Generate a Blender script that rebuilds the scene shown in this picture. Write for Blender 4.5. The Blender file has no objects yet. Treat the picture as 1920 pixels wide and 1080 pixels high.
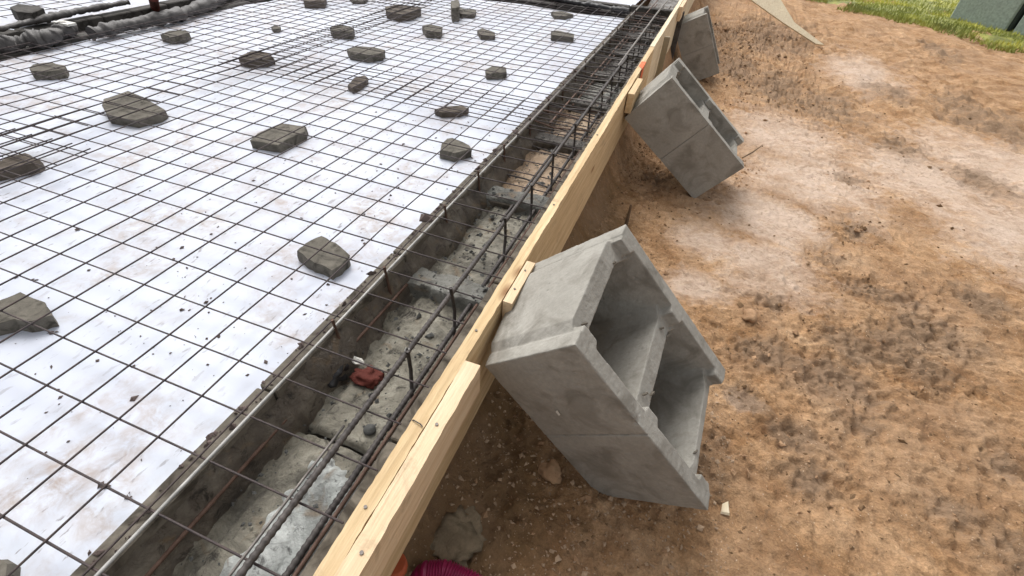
import bpy, bmesh, math, random
import numpy as np
from mathutils import Matrix, Vector

S = bpy.context.scene
COL = S.collection
R_ = random.Random(7)

# ------------------------------------------------------------------ camera
CAM = np.array([1.3595209, -0.1318301, 0.8310137])
RC = np.array([[0.93106532, 0.36141525, 0.04996391],
               [0.27252903, -0.59786392, -0.75384789],
               [-0.24258051, 0.71549825, -0.65514651]])
FPX = 891.5
cd = bpy.data.cameras.new('camera')
cam = bpy.data.objects.new('camera', cd)
COL.objects.link(cam)
m = Matrix.Identity(4)
for r in range(3):
    m[r][0] = RC[0][r]; m[r][1] = -RC[1][r]; m[r][2] = -RC[2][r]; m[r][3] = CAM[r]
cam.matrix_world = m
cd.sensor_width = 36; cd.lens = 36 * FPX / 1920
cd.clip_start = 0.02; cd.clip_end = 500
S.camera = cam

# ------------------------------------------------------------------ light
SUN_EL, SUN_ROT = math.radians(53), math.radians(-41.6)
w = bpy.data.worlds.new('World'); S.world = w; w.use_nodes = True
nt = w.node_tree; nt.nodes.clear()
sky = nt.nodes.new('ShaderNodeTexSky'); sky.sky_type = 'NISHITA'; sky.sun_disc = False
sky.sun_elevation = SUN_EL; sky.sun_rotation = SUN_ROT
sky.dust_density = 5.0; sky.air_density = 1.0; sky.ozone_density = 0.6
bg = nt.nodes.new('ShaderNodeBackground'); bg.inputs['Strength'].default_value = 0.15
wo = nt.nodes.new('ShaderNodeOutputWorld')
hs = nt.nodes.new('ShaderNodeHueSaturation'); hs.inputs['Saturation'].default_value = 0.12
nt.links.new(sky.outputs[0], hs.inputs['Color']); nt.links.new(hs.outputs[0], bg.inputs[0])
nt.links.new(bg.outputs[0], wo.inputs[0])
sl = bpy.data.lights.new('sun', 'SUN'); sl.energy = 0.82; sl.angle = math.radians(28)
sl.color = (1.0, 0.97, 0.93)
sun = bpy.data.objects.new('sun', sl); COL.objects.link(sun)
sun.rotation_euler = (math.radians(37), 0, math.radians(-138.4))
S.view_settings.view_transform = 'Standard'
try: S.view_settings.look = 'None'
except Exception: pass
S.view_settings.gamma = 1; S.view_settings.use_curve_mapping = False
S.view_settings.exposure = 0.55
S.render.engine = 'CYCLES'

# ------------------------------------------------------------------ helpers
def at(x, y, z=0.0):                      # photograph pixel -> point on a level plane
    d = RC.T @ np.array([(x - 960) / FPX, (y - 540) / FPX, 1.0])
    return CAM + d * ((z - CAM[2]) / d[2])

def tag(o, label=None, cat=None, group=None, kind=None):
    if label: o['label'] = label
    if cat: o['category'] = cat
    if group: o['group'] = group
    if kind: o['kind'] = kind
    return o

def empty(name, loc=(0, 0, 0)):
    o = bpy.data.objects.new(name, None); COL.objects.link(o); o.location = loc
    o.empty_display_size = 0.1
    return o

def mobj(name, V, F, mat, parent=None, smooth=False, origin=None):
    V = np.asarray(V, float)
    if origin is None:
        origin = (V[:, 0].mean(), V[:, 1].mean(), V[:, 2].min())
    me = bpy.data.meshes.new(name)
    me.from_pydata((V - np.array(origin)).tolist(), [], F)
    me.materials.append(mat)
    if smooth: me.polygons.foreach_set('use_smooth', [True] * len(me.polygons))
    me.update()
    o = bpy.data.objects.new(name, me); COL.objects.link(o)
    if parent:
        o.parent = parent
        o.location = Vector(origin) - parent.location
    else: o.location = origin
    return o

def h2(ix, iy, s):
    v = np.sin(ix * 127.1 + iy * 311.7 + s * 74.7) * 43758.5453
    return v - np.floor(v)
def vn(x, y, s=0):                         # value noise -1..1
    x = np.asarray(x, float); y = np.asarray(y, float)
    ix, iy = np.floor(x), np.floor(y); fx, fy = x - ix, y - iy
    fx = fx * fx * (3 - 2 * fx); fy = fy * fy * (3 - 2 * fy)
    a = h2(ix, iy, s); b = h2(ix + 1, iy, s); c = h2(ix, iy + 1, s); d = h2(ix + 1, iy + 1, s)
    return 2 * ((a * (1 - fx) + b * fx) * (1 - fy) + (c * (1 - fx) + d * fx) * fy) - 1
def fbm(x, y, s=0, o=4, g=0.5):
    t = 0; a = 1; n = 0
    for k in range(o):
        t = t + a * vn(x * 2 ** k * (1 + .03 * k) + 7.3 * k, y * 2 ** k + 3.1 * k, s + k); n += a; a *= g
    return t / n

def grid_obj(name, xs, ys, zf, mat, parent=None, attr=None, smooth=True):
    X, Y = np.meshgrid(xs, ys); Z = zf(X, Y)
    nx, ny = len(xs), len(ys)
    V = np.stack([X, Y, Z], -1).reshape(-1, 3)
    i = np.arange(nx * ny).reshape(ny, nx)
    F = np.stack([i[:-1, :-1], i[:-1, 1:], i[1:, 1:], i[1:, :-1]], -1).reshape(-1, 4)
    me = bpy.data.meshes.new(name)
    me.vertices.add(len(V)); me.vertices.foreach_set('co', V.ravel())
    me.loops.add(F.size); me.loops.foreach_set('vertex_index', F.ravel())
    me.polygons.add(len(F)); me.polygons.foreach_set('loop_start', np.arange(0, F.size, 4))
    me.polygons.foreach_set('loop_total', np.full(len(F), 4))
    me.polygons.foreach_set('use_smooth', np.full(len(F), smooth))
    me.update(calc_edges=True)
    if attr is not None:
        a = me.color_attributes.new('tone', 'FLOAT_COLOR', 'POINT')
        c = attr(X, Y).reshape(-1, 4); a.data.foreach_set('color', c.ravel())
    me.materials.append(mat)
    o = bpy.data.objects.new(name, me); COL.objects.link(o)
    if parent: o.parent = parent; o.matrix_parent_inverse = Matrix.Translation(-parent.location)
    return o

def tube_vf(pts, r, sides=6, base=0, V=None, F=None, cap=True):
    pts = np.asarray(pts, float); n = len(pts)
    if V is None: V, F = [], []
    rr = r if hasattr(r, '__len__') else [r] * n
    b0 = len(V)
    t = np.gradient(pts, axis=0); t /= np.linalg.norm(t, axis=1)[:, None] + 1e-12
    up = np.array([0, 0, 1.]) if abs(t[:, 2]).max() < .8 else np.array([.3, 1, .1])
    for k in range(n):
        a = np.cross(t[k], up); a /= np.linalg.norm(a) + 1e-12; b = np.cross(a, t[k])
        for s in range(sides):
            th = 2 * math.pi * s / sides
            V.append(tuple(pts[k] + rr[k] * (math.cos(th) * a + math.sin(th) * b)))
    for k in range(n - 1):
        for s in range(sides):
            p = b0 + k * sides + s; q = b0 + k * sides + (s + 1) % sides
            F.append((p, q, q + sides, p + sides))
    if cap:
        F.append(tuple(b0 + s for s in range(sides)))
        F.append(tuple(b0 + (n - 1) * sides + s for s in reversed(range(sides))))
    return V, F

def box_vf(x0, x1, y0, y1, z0, z1, V=None, F=None):
    if V is None: V, F = [], []
    b = len(V)
    V += [(x0, y0, z0), (x1, y0, z0), (x1, y1, z0), (x0, y1, z0), (x0, y0, z1), (x1, y0, z1), (x1, y1, z1), (x0, y1, z1)]
    F += [tuple(b + i for i in f) for f in ((3, 2, 1, 0), (4, 5, 6, 7), (0, 1, 5, 4), (1, 2, 6, 5), (2, 3, 7, 6), (3, 0, 4, 7))]
    return V, F

def prism_vf(poly, z0, z1, V, F):
    b = len(V); n = len(poly)
    V += [(p[0], p[1], z0) for p in poly] + [(p[0], p[1], z1) for p in poly]
    F.append(tuple(b + i for i in reversed(range(n)))); F.append(tuple(b + n + i for i in range(n)))
    for i in range(n):
        j = (i + 1) % n
        F.append((b + i, b + j, b + n + j, b + n + i))

def bevel_mesh(o, wd, seg=1, ang=30):
    bm = bmesh.new(); bm.from_mesh(o.data)
    bm.normal_update()
    es = [e for e in bm.edges if len(e.link_faces) == 2 and e.calc_face_angle(0) > math.radians(ang)]
    bmesh.ops.bevel(bm, geom=es, offset=wd, segments=seg, affect='EDGES', clamp_overlap=True)
    bm.to_mesh(o.data); bm.free()

# ------------------------------------------------------------------ materials
def newmat(name):
    M = bpy.data.materials.new(name); M.use_nodes = True
    n = M.node_tree; n.nodes.clear()
    out = n.nodes.new('ShaderNodeOutputMaterial'); p = n.nodes.new('ShaderNodeBsdfPrincipled')
    n.links.new(p.outputs[0], out.inputs[0])
    p.inputs['Specular IOR Level'].default_value = 0.25
    return M, n, p
def coord(n, scale=(1, 1, 1), kind='Object'):
    tc = n.nodes.new('ShaderNodeTexCoord'); mp = n.nodes.new('ShaderNodeMapping')
    mp.inputs['Scale'].default_value = scale
    n.links.new(tc.outputs[kind], mp.inputs[0]); return mp.outputs[0]
def noise(n, c, scale, detail=5, rough=0.6, dist=0):
    t = n.nodes.new('ShaderNodeTexNoise'); t.inputs['Scale'].default_value = scale
    t.inputs['Detail'].default_value = detail; t.inputs['Roughness'].default_value = rough
    t.inputs['Distortion'].default_value = dist
    n.links.new(c, t.inputs['Vector']); return t.outputs['Fac']
def ramp(n, f, stops, interp='LINEAR'):
    r = n.nodes.new('ShaderNodeValToRGB'); r.color_ramp.interpolation = interp
    el = r.color_ramp.elements
    while len(el) < len(stops): el.new(0.5)
    for e, (p, c) in zip(el, stops):
        e.position = p; e.color = (*c, 1) if len(c) == 3 else c
    n.links.new(f, r.inputs[0]); return r.outputs[0]
def mix(n, f, a, b, mode='MIX'):
    x = n.nodes.new('ShaderNodeMix'); x.data_type = 'RGBA'; x.blend_type = mode
    for v, k in ((f, 0), (a, 6), (b, 7)):
        if hasattr(v, 'links'): n.links.new(v, x.inputs[k])
        else: x.inputs[k].default_value = v if k == 0 else (*v, 1)
    return x.outputs[2]
def bump(n, p, f, strength, dist=0.01, prev=None):
    b = n.nodes.new('ShaderNodeBump'); b.inputs['Strength'].default_value = strength
    b.inputs['Distance'].default_value = dist
    n.links.new(f, b.inputs['Height'])
    if prev: n.links.new(prev, b.inputs['Normal'])
    n.links.new(b.outputs[0], p.inputs['Normal']); return b.outputs[0]
def g3(v): return (v, v, v)

def concrete(name, a, b, sc=1.0, rough=.9, pores=True, stain=None):
    M, n, p = newmat(name); c = coord(n, kind='Object')
    f = noise(n, c, 6 * sc, 6, .65); col = ramp(n, f, [(.3, a), (.7, b)])
    f2 = noise(n, c, 90 * sc, 3, .7)
    col = mix(n, .35, col, ramp(n, f2, [(.3, g3(.35)), (.7, g3(.62))]), 'OVERLAY')
    if stain:
        f3 = noise(n, c, 9 * sc, 4, .6, 1.0)
        col = mix(n, ramp(n, f3, [(.50, g3(0)), (.68, g3(1))]), col, stain)
    n.links.new(col, p.inputs['Base Color']); p.inputs['Roughness'].default_value = rough
    b1 = bump(n, p, noise(n, c, 140 * sc, 4, .7), .5, .002)
    if pores:
        vo = n.nodes.new('ShaderNodeTexVoronoi'); vo.inputs['Scale'].default_value = 160 * sc
        n.links.new(c, vo.inputs['Vector'])
        bump(n, p, ramp(n, vo.outputs[0], [(.0, g3(0)), (.25, g3(1))]), .35, .0015, b1)
    return M

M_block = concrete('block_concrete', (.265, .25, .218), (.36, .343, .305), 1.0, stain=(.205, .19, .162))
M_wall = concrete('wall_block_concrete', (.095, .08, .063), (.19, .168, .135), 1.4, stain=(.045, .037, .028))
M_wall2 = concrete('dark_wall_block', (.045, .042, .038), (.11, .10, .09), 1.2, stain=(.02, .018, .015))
M_chunk = concrete('broken_chunk', (.10, .09, .074), (.185, .168, .138), 3, stain=(.07, .062, .05))
M_chunkr = concrete('rust_brown_chunk', (.08, .064, .05), (.145, .12, .097), 3)

# mortar / concrete fill in the wall cavities
def fillmat(name, a, b, c_, dark):
    M, n, p = newmat(name); c = coord(n, kind='Object')
    f = noise(n, c, 9, 8, .7, .6)
    col = ramp(n, f, [(.28, a), (.5, b), (.7, c_)])
    sp = noise(n, c, 30, 6, .75, .6)
    col = mix(n, ramp(n, sp, [(.34, g3(1)), (.46, g3(0))]), col, dark)
    sp2 = noise(n, c, 5, 6, .7, .8)
    col = mix(n, ramp(n, sp2, [(.36, g3(.7)), (.5, g3(0))]), col, tuple(.5 * v for v in a))
    rs = noise(n, c, 13, 3, .5, 1.5)
    col = mix(n, ramp(n, rs, [(.60, g3(0)), (.72, g3(.6))]), col, (.21, .14, .075))
    n.links.new(col, p.inputs['Base Color']); n.links.new(ramp(n, noise(n, c, 7, 4, .6), [(.42, g3(.28)), (.6, g3(.75))]), p.inputs['Roughness'])
    p.inputs['Specular IOR Level'].default_value = .5
    b1 = bump(n, p, noise(n, c, 28, 8, .75, .4), 1.0, .018)
    bump(n, p, noise(n, c, 150, 4, .7), .4, .003, b1)
    return M
M_fill = fillmat('grey_mortar_fill', (.12, .12, .10), (.25, .245, .21), (.46, .46, .415), (.045, .042, .035))
M_fillw = fillmat('pale_mortar_fill', (.32, .33, .31), (.52, .54, .515), (.70, .72, .69), (.08, .08, .075))
M_fillb = fillmat('beige_mortar_fill', (.12, .108, .085), (.27, .248, .195), (.47, .44, .36), (.05, .043, .033))
M_fills = fillmat('sandy_fill', (.27, .19, .12), (.45, .32, .21), (.56, .43, .30), (.08, .055, .035))
M_ridge = fillmat('ridge_mortar', (.11, .105, .09), (.20, .195, .17), (.32, .32, .29), (.04, .036, .03))
M_mud = fillmat('trench_mud', (.06, .048, .036), (.13, .105, .08), (.24, .21, .165), (.03, .023, .016))
M_filld = fillmat('dark_fill', (.06, .05, .04), (.10, .085, .07), (.16, .14, .12), (.02, .018, .015))

# white insulation sheet
def sheetmat():
    M, n, p = newmat('white_foam_sheet'); c = coord(n)
    f = noise(n, c, 2.2, 5, .55)
    col = ramp(n, f, [(.25, (.51, .535, .615)), (.6, (.585, .615, .68)), (.8, (.48, .505, .585))])
    # rusty / sandy smears
    s1 = noise(n, c, 3.1, 6, .62, .9)
    fine = noise(n, c, 24, 5, .7, .5)
    mk = n.nodes.new('ShaderNodeMath'); mk.operation = 'MULTIPLY'
    n.links.new(ramp(n, s1, [(.45, g3(0)), (.64, g3(.85))]), mk.inputs[0])
    n.links.new(ramp(n, fine, [(.38, g3(0)), (.62, g3(1))]), mk.inputs[1])
    col = mix(n, mk.outputs[0], col, (.36, .29, .25))
    s9 = noise(n, c, 1.6, 7, .6, .4)
    col = mix(n, ramp(n, s9, [(.5, g3(0)), (.72, g3(.55))]), col, (.42, .42, .465))
    # scraped dark specks, elongated
    tc = n.nodes.new('ShaderNodeTexCoord'); mp = n.nodes.new('ShaderNodeMapping')
    mp.inputs['Scale'].default_value = (1, .38, 1); mp.inputs['Rotation'].default_value = (0, 0, .5)
    n.links.new(tc.outputs['Object'], mp.inputs[0])
    s2 = noise(n, mp.outputs[0], 62, 4, .55, .3)
    zone = noise(n, c, 1.3, 3, .5)
    mk2 = n.nodes.new('ShaderNodeMath'); mk2.operation = 'MULTIPLY'
    n.links.new(ramp(n, s2, [(.62, g3(0)), (.68, g3(.9))]), mk2.inputs[0])
    n.links.new(ramp(n, zone, [(.36, g3(.15)), (.58, g3(1))]), mk2.inputs[1])
    col = mix(n, mk2.outputs[0], col, (.22, .20, .205))
    n.links.new(col, p.inputs['Base Color']); p.inputs['Roughness'].default_value = .55
    bump(n, p, noise(n, c, 30, 5, .7), .12, .004)
    return M
M_sheet = sheetmat()

def steel(name, a, b, rough=.6, metal=.3, rib=True):
    M, n, p = newmat(name); c = coord(n)
    f = noise(n, c, 26, 5, .7)
    n.links.new(ramp(n, f, [(.35, a), (.65, b)]), p.inputs['Base Color'])
    p.inputs['Roughness'].default_value = rough; p.inputs['Metallic'].default_value = metal
    if rib:
        bump(n, p, noise(n, c, 260, 2, .5), .6, .002)
    return M
M_wire = steel('mesh_wire_steel', (.040, .034, .036), (.085, .062, .056), .6, .1)
M_bar = steel('dark_rebar', (.045, .040, .038), (.10, .088, .082), .6, .2)
M_barr = steel('rusty_rebar', (.075, .042, .030), (.16, .10, .075), .7, .1)
M_barp = steel('bright_bar', (.24, .235, .22), (.42, .41, .39), .5, .2, False)
M_bard = steel('weathered_bar', (.11, .095, .085), (.22, .20, .18), .5, .3, False)

def wood(name, a, b, c_, along=1, knots=True, tone=1.0):
    M, n, p = newmat(name)
    sc = [60, 60, 60]; sc[along] = 3.0
    c = coord(n, tuple(sc))
    f = noise(n, c, 1.0, 6, .62, .35)
    col = ramp(n, f, [(.28, a), (.5, b), (.74, c_)])
    c2 = coord(n, tuple(4.0 if k != along else .9 for k in range(3)))
    f2 = noise(n, c2, 1.2, 4, .6)
    col = mix(n, ramp(n, f2, [(.35, g3(0)), (.75, g3(.55))]), col, tuple(v * .72 for v in b))
    if knots:
        c3 = coord(n, tuple(9.0 if k != along else 3.2 for k in range(3)))
        vo = n.nodes.new('ShaderNodeTexVoronoi'); vo.inputs['Scale'].default_value = 1.0
        n.links.new(c3, vo.inputs['Vector'])
        col = mix(n, ramp(n, vo.outputs[0], [(.05, g3(.9)), (.14, g3(0))]), col, (.24, .12, .05))
    n.links.new(col, p.inputs['Base Color']); p.inputs['Roughness'].default_value = .75
    c4 = coord(n, (1, 1, 1)); f4 = noise(n, c4, 7, 6, .7, .5)
    col = mix(n, ramp(n, f4, [(.60, g3(0)), (.72, g3(.6))]), col, (.30, .22, .14))
    f5 = noise(n, c, 5.0, 4, .7)
    col = mix(n, .45, col, ramp(n, f5, [(.3, g3(.36)), (.7, g3(.62))]), 'OVERLAY')
    n.links.new(col, p.inputs['Base Color'])
    b1 = bump(n, p, f, .8, .004)
    return M
M_wood = wood('sawn_board_wood', (.44, .30, .15), (.62, .455, .26), (.74, .59, .37))
M_wood2 = wood('pale_batten_wood', (.56, .40, .24), (.71, .54, .35), (.81, .67, .48), knots=False)
M_wood3 = wood('cream_plank_wood', (.62, .50, .33), (.76, .65, .46), (.85, .76, .58), knots=False)
M_wood4 = wood('grey_stake_wood', (.22, .18, .12), (.32, .27, .18), (.40, .34, .24), along=2, knots=False)

def flat(name, col, rough=.7, spec=.3, bs=0):
    M, n, p = newmat(name); c = coord(n)
    f = noise(n, c, 30, 4, .6)
    n.links.new(ramp(n, f, [(.3, tuple(v * .75 for v in col)), (.7, tuple(min(1, v * 1.15) for v in col))]), p.inputs['Base Color'])
    p.inputs['Roughness'].default_value = rough; p.inputs['Specular IOR Level'].default_value = spec
    if bs: bump(n, p, noise(n, c, 60, 5, .7), bs, .006)
    return M
M_mag = flat('magenta_plastic', (.25, .010, .065), .35, .5)
M_ora = flat('orange_plastic', (.48, .10, .035), .5, .4)
M_orp = flat('orange_paint', (.72, .17, .07), .7, .2)
M_rag = flat('red_brown_rag', (.115, .030, .022), .8, .2, 1.0)
M_blk = flat('black_film', (.022, .021, .022), .5, .4, .6)
M_film = flat('grey_membrane', (.085, .078, .074), .55, .35, .7)
M_white = flat('white_chip', (.7, .68, .62), .7)
M_grn = flat('grey_green_panel', (.30, .36, .32), .7, .2, .4)
M_gseam = flat('dark_seam', (.03, .04, .035), .8)
M_spill = concrete('mortar_spill', (.15, .115, .075), (.30, .235, .155), 2.2, stain=(.10, .08, .05))
M_stone = flat('grey_stone', (.09, .09, .085), .85, .2, .8)
M_clod = flat('clay_clod', (.40, .25, .145), .95, .1, 1.0)
M_clod2 = flat('dark_soil_crumb', (.13, .10, .09), .95, .1, 1.0)
M_stick = flat('dry_stick', (.16, .11, .07), .9, .1)

# soil
def soilmat():
    M, n, p = newmat('clay_soil'); c = coord(n)
    at_ = n.nodes.new('ShaderNodeVertexColor'); at_.layer_name = 'tone'
    f1 = noise(n, c, 5.5, 8, .68, .5)
    base = ramp(n, f1, [(.25, (.19, .092, .040)), (.42, (.33, .185, .088)), (.60, (.48, .30, .165)), (.80, (.62, .44, .285))])
    f2 = noise(n, c, 33, 7, .72, .3)
    base = mix(n, .8, base, ramp(n, f2, [(.3, g3(.34)), (.7, g3(.66))]), 'OVERLAY')
    f3 = noise(n, c, 150, 4, .7)
    base = mix(n, .7, base, ramp(n, f3, [(.3, g3(.3)), (.7, g3(.68))]), 'OVERLAY')
    sep = n.nodes.new('ShaderNodeSeparateColor'); n.links.new(at_.outputs[0], sep.inputs[0])
    pn = noise(n, c, 7, 12, .78, .8)
    def mask(ch, lo, hi, k=1.9):
        ad = n.nodes.new('ShaderNodeMath'); ad.operation = 'MULTIPLY_ADD'
        n.links.new(pn, ad.inputs[0]); ad.inputs[1].default_value = k
        s_ = n.nodes.new('ShaderNodeMath'); s_.operation = 'SUBTRACT'
        n.links.new(sep.outputs[ch], s_.inputs[0]); s_.inputs[1].default_value = k / 2
        n.links.new(s_.outputs[0], ad.inputs[2])
        return ramp(n, ad.outputs[0], [(lo, g3(0)), (hi, g3(1))])
    pale = mix(n, .5, ramp(n, f1, [(.3, (.50, .355, .255)), (.7, (.69, .545, .44))]),
               mix(n, .8, (.56, .43, .33), ramp(n, f2, [(.3, g3(.3)), (.7, g3(.68))]), 'OVERLAY'))
    col = mix(n, mask(0, .34, .95), base, pale)
    dark = mix(n, f2, (.125, .082, .05), (.37, .25, .16))
    mm = n.nodes.new('ShaderNodeMath'); mm.operation = 'MULTIPLY'; mm.inputs[1].default_value = .85
    n.links.new(mask(1, .46, .95, 2.4), mm.inputs[0])
    col = mix(n, mm.outputs[0], col, dark)
    # damp ground near the board, with the shade there painted in darker
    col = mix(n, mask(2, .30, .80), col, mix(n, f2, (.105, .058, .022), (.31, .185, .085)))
    # scattered dark crumbs and streaks everywhere
    f5 = noise(n, c, 21, 8, .8, 1.2)
    col = mix(n, ramp(n, f5, [(.35, g3(.6)), (.45, g3(0))]), col, (.17, .105, .06))
    f7 = noise(n, c, 6.5, 10, .76, .8)
    col = mix(n, ramp(n, f7, [(.34, g3(.6)), (.44, g3(0))]), col, mix(n, f2, (.14, .085, .045), (.34, .22, .13)))
    f6 = noise(n, c, 2.2, 4, .6, .5)
    col = mix(n, ramp(n, f6, [(.45, g3(0)), (.7, g3(.45))]), col, (.36, .24, .155))
    # quartz specks
    vo = n.nodes.new('ShaderNodeTexVoronoi'); vo.inputs['Scale'].default_value = 55; n.links.new(c, vo.inputs['Vector'])
    col = mix(n, ramp(n, vo.outputs[0], [(.06, g3(.8)), (.12, g3(0))]), col, (.66, .52, .38))
    n.links.new(col, p.inputs['Base Color'])
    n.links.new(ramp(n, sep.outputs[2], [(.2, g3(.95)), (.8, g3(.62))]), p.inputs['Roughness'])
    b1 = bump(n, p, f2, .9, .02); bump(n, p, f3, .5, .004, b1)
    return M
M_soil = soilmat()
def grassmat():
    M, n, p = newmat('grass_blades'); c = coord(n)
    f = noise(n, c, .9, 5, .6)
    n.links.new(ramp(n, f, [(.3, (.16, .19, .06)), (.48, (.33, .36, .09)), (.62, (.66, .62, .13))]), p.inputs['Base Color'])
    p.inputs['Roughness'].default_value = .7
    return M
M_grass = grassmat()

# ------------------------------------------------------------------ ground
def zbase(X, Y):
    z = -.398 - .030 * np.clip(Y - .5, 0, 2.3) - .076 * np.clip(Y - 2.8, 0, 2.5)
    return z + (.10 + .075 * np.clip(Y - .9, 0, 3.4)) * np.exp(-np.clip(X - 1.034, 0, 9) / (.045 + .012 * np.clip(Y - .9, 0, 4)))
PALE = [(1430, 490, .34), (1480, 230, .6), (1740, 300, .6), (1530, 320, .55), (1900, 420, .55), (1330, 450, .24), (1640, 95, .5),
        (1300, 540, .18), (1390, 760, .07), (1900, 280, .7), (1450, 400, .4)]
DARK = [(1640, 545, .16), (1700, 560, .13), (1600, 660, .20), (1720, 700, .20), (1500, 900, .13), (1480, 830, .10), (1880, 880, .10),
        (1390, 85, .5), (1480, 120, .55), (1560, 150, .5), (1460, 30, .7), (1700, 240, .25), (1600, 420, .15), (1840, 560, .2), (1760, 620, .25), (1560, 720, .22), (1420, 660, .16), (1370, 30, .5), (1330, 60, .4), (1860, 165, .45), (1910, 190, .5),
        (1600, 320, .12), (1860, 310, .25), (1450, 570, .07), (1400, 760, .10), (1230, 325, .13), (1660, 640, .16), (1690, 130, .3),
        (1900, 1040, .14), (1780, 60, .3), (1600, 800, .1), (1340, 830, .08), (1560, 480, .1), (1790, 980, .12)]
def gsum(X, Y, L, wob):
    t = np.zeros_like(X)
    for (a, b, r) in L:
        c = at(a, b, -.43)
        yr = r * (1.0 + .35 * max(0, c[1] - 1.2))
        d = ((X - c[0]) / r) ** 2 + ((Y - c[1]) / (yr * .8)) ** 2
        t = np.maximum(t, np.exp(-d * 1.1))
    return np.clip(t + wob, 0, 1)
def tone(X, Y):
    wb = .22 * fbm(X * 5, Y * 5, 31, 4)
    pa = gsum(X, Y, PALE, wb); da = gsum(X, Y, DARK, wb * 1.2)
    # damp zone beside the board, also carries painted shade of board and block
    damp_shade = np.clip(1.0 - (X - 1.10) / np.where(Y < .9, .52, .22 + .05 * Y), 0, 1) * np.clip((2.6 - Y) / .8, .35, 1) + .35 * wb
    damp_shade = np.clip(damp_shade, 0, 1)
    pa = pa * (1 - damp_shade)
    return np.stack([pa, da, damp_shade, np.ones_like(X)], -1)
def zsoil(X, Y):
    tn = tone(X, Y)
    z = zbase(X, Y)
    rough = .62 + .85 * tn[..., 1] + .35 * tn[..., 2] - .30 * tn[..., 0]
    far = np.clip(1 + (Y - 2) * .35, 1, 3)
    z = z + .012 * fbm(X * 2.2, Y * 2.2, 3, 3)
    z = z + rough * far * .022 * fbm(X * 11, Y * 11, 5, 5, .62)
    r1 = 1 - np.abs(fbm(X * 26, Y * 26, 9, 3)) * 2
    z = z + rough * .014 * r1 * np.clip(2.4 - .25 * Y, .4, 1)
    z = z + rough * .011 * np.maximum(0, vn(X * 55, Y * 55, 12))
    z = z + .0035 * vn(X * 105, Y * 105, 14)
    # far mounds and ruts
    z = z + .05 * np.clip(Y - 3, 0, 3) / 3 * fbm(X * 1.6, Y * 1.3, 21, 4)
    z = z - .02 * tn[..., 1]
    # under the slab the ground is dug out
    k = np.clip((1.032 - X) / .03, 0, 1)
    inside = (Y < 12) * 1.0
    z = z * (1 - k * inside) + (-.75) * k * inside
    # pushed-up rim at the lawn edge
    return z
def axis(segs):
    o = []
    for a, b, st in segs: o += list(np.arange(a, b, st))
    o.append(segs[-1][1]); return np.array(o)
xs = axis([(-120, -20, 20), (-20, -4, 2), (-4, .94, .47), (.94, 2.6, .0085), (2.6, 4.2, .02), (4.2, 8, .06), (8, 20, 1), (20, 120, 10)])
ys = axis([(-120, -20, 20), (-20, -2, 2), (-2, -.1, .1), (-.1, 2.0, .0085), (2.0, 4.5, .018), (4.5, 9, .045), (9, 14, .25), (14, 30, 2), (30, 130, 10)])
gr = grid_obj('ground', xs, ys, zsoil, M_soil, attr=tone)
tag(gr, kind='structure')

# lawn strip far right
LINE = [at(1480, -8, -.66), at(1640, 30, -.66), at(1780, 74, -.66), at(1925, 104, -.66)]
p0, p1 = LINE[0], LINE[-1]
dirv = (p1 - p0)[:2]; dirv /= np.linalg.norm(dirv); nrm = np.array([-dirv[1], dirv[0]])
if nrm[1] < 0: nrm = -nrm
V, F = [], []
for k in range(30000):
    u = R_.uniform(-2.5, 6.5); v = abs(R_.gauss(0, 1.0)) * 1.3 if R_.random() < .6 else R_.uniform(0, 5)
    v += .12 * math.sin(u * 3.1) + .10 * math.sin(u * 7.7 + 1) - .05
    q = p0[:2] + dirv * u + nrm * v
    if vn(q[0] * 2.1, q[1] * 2.1, 5) < -.45 and v < .8: continue
    z = -.645 + R_.uniform(-.02, .02); a = R_.uniform(0, 6.28); h = R_.uniform(.03, .075); wd = R_.uniform(.006, .014)
    b = len(V)
    V += [(q[0] - wd * math.cos(a), q[1] - wd * math.sin(a), z), (q[0] + wd * math.cos(a), q[1] + wd * math.sin(a), z),
          (q[0] + R_.uniform(-.03, .03), q[1] + R_.uniform(-.03, .03), z + h)]
    F.append((b, b + 1, b + 2))
tag(mobj('grass', V, F, M_grass), 'yellow green grass growing beyond the bare soil', 'grass', kind='stuff')
# turf base under the blades
tv = []; nu, nv = 60, 12
for j in range(nv + 1):
    for i in range(nu + 1):
        u = -3 + i * (10 / nu); v = j * .5 + (.12 * math.sin(u * 3.1) + .10 * math.sin(u * 7.7 + 1) if j == 0 else 0)
        q = p0[:2] + dirv * u + nrm * v
        tv.append((q[0], q[1], -.70 if j == 0 else -.628 + .02 * float(vn(q[0] * 3, q[1] * 3, 2))))
tf = [(j * (nu + 1) + i, j * (nu + 1) + i + 1, (j + 1) * (nu + 1) + i + 1, (j + 1) * (nu + 1) + i) for j in range(nv) for i in range(nu)]
M_turf, n_, p_ = newmat('turf_soil')
n_.links.new(ramp(n_, noise(n_, coord(n_), 3, 6, .65), [(.3, (.12, .13, .04)), (.5, (.28, .29, .07)), (.68, (.52, .49, .11))]), p_.inputs['Base Color'])
bump(n_, p_, noise(n_, coord(n_), 40, 5, .7), 1, .03)
tag(mobj('lawn', tv, tf, M_turf, smooth=True), kind='structure')

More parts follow.
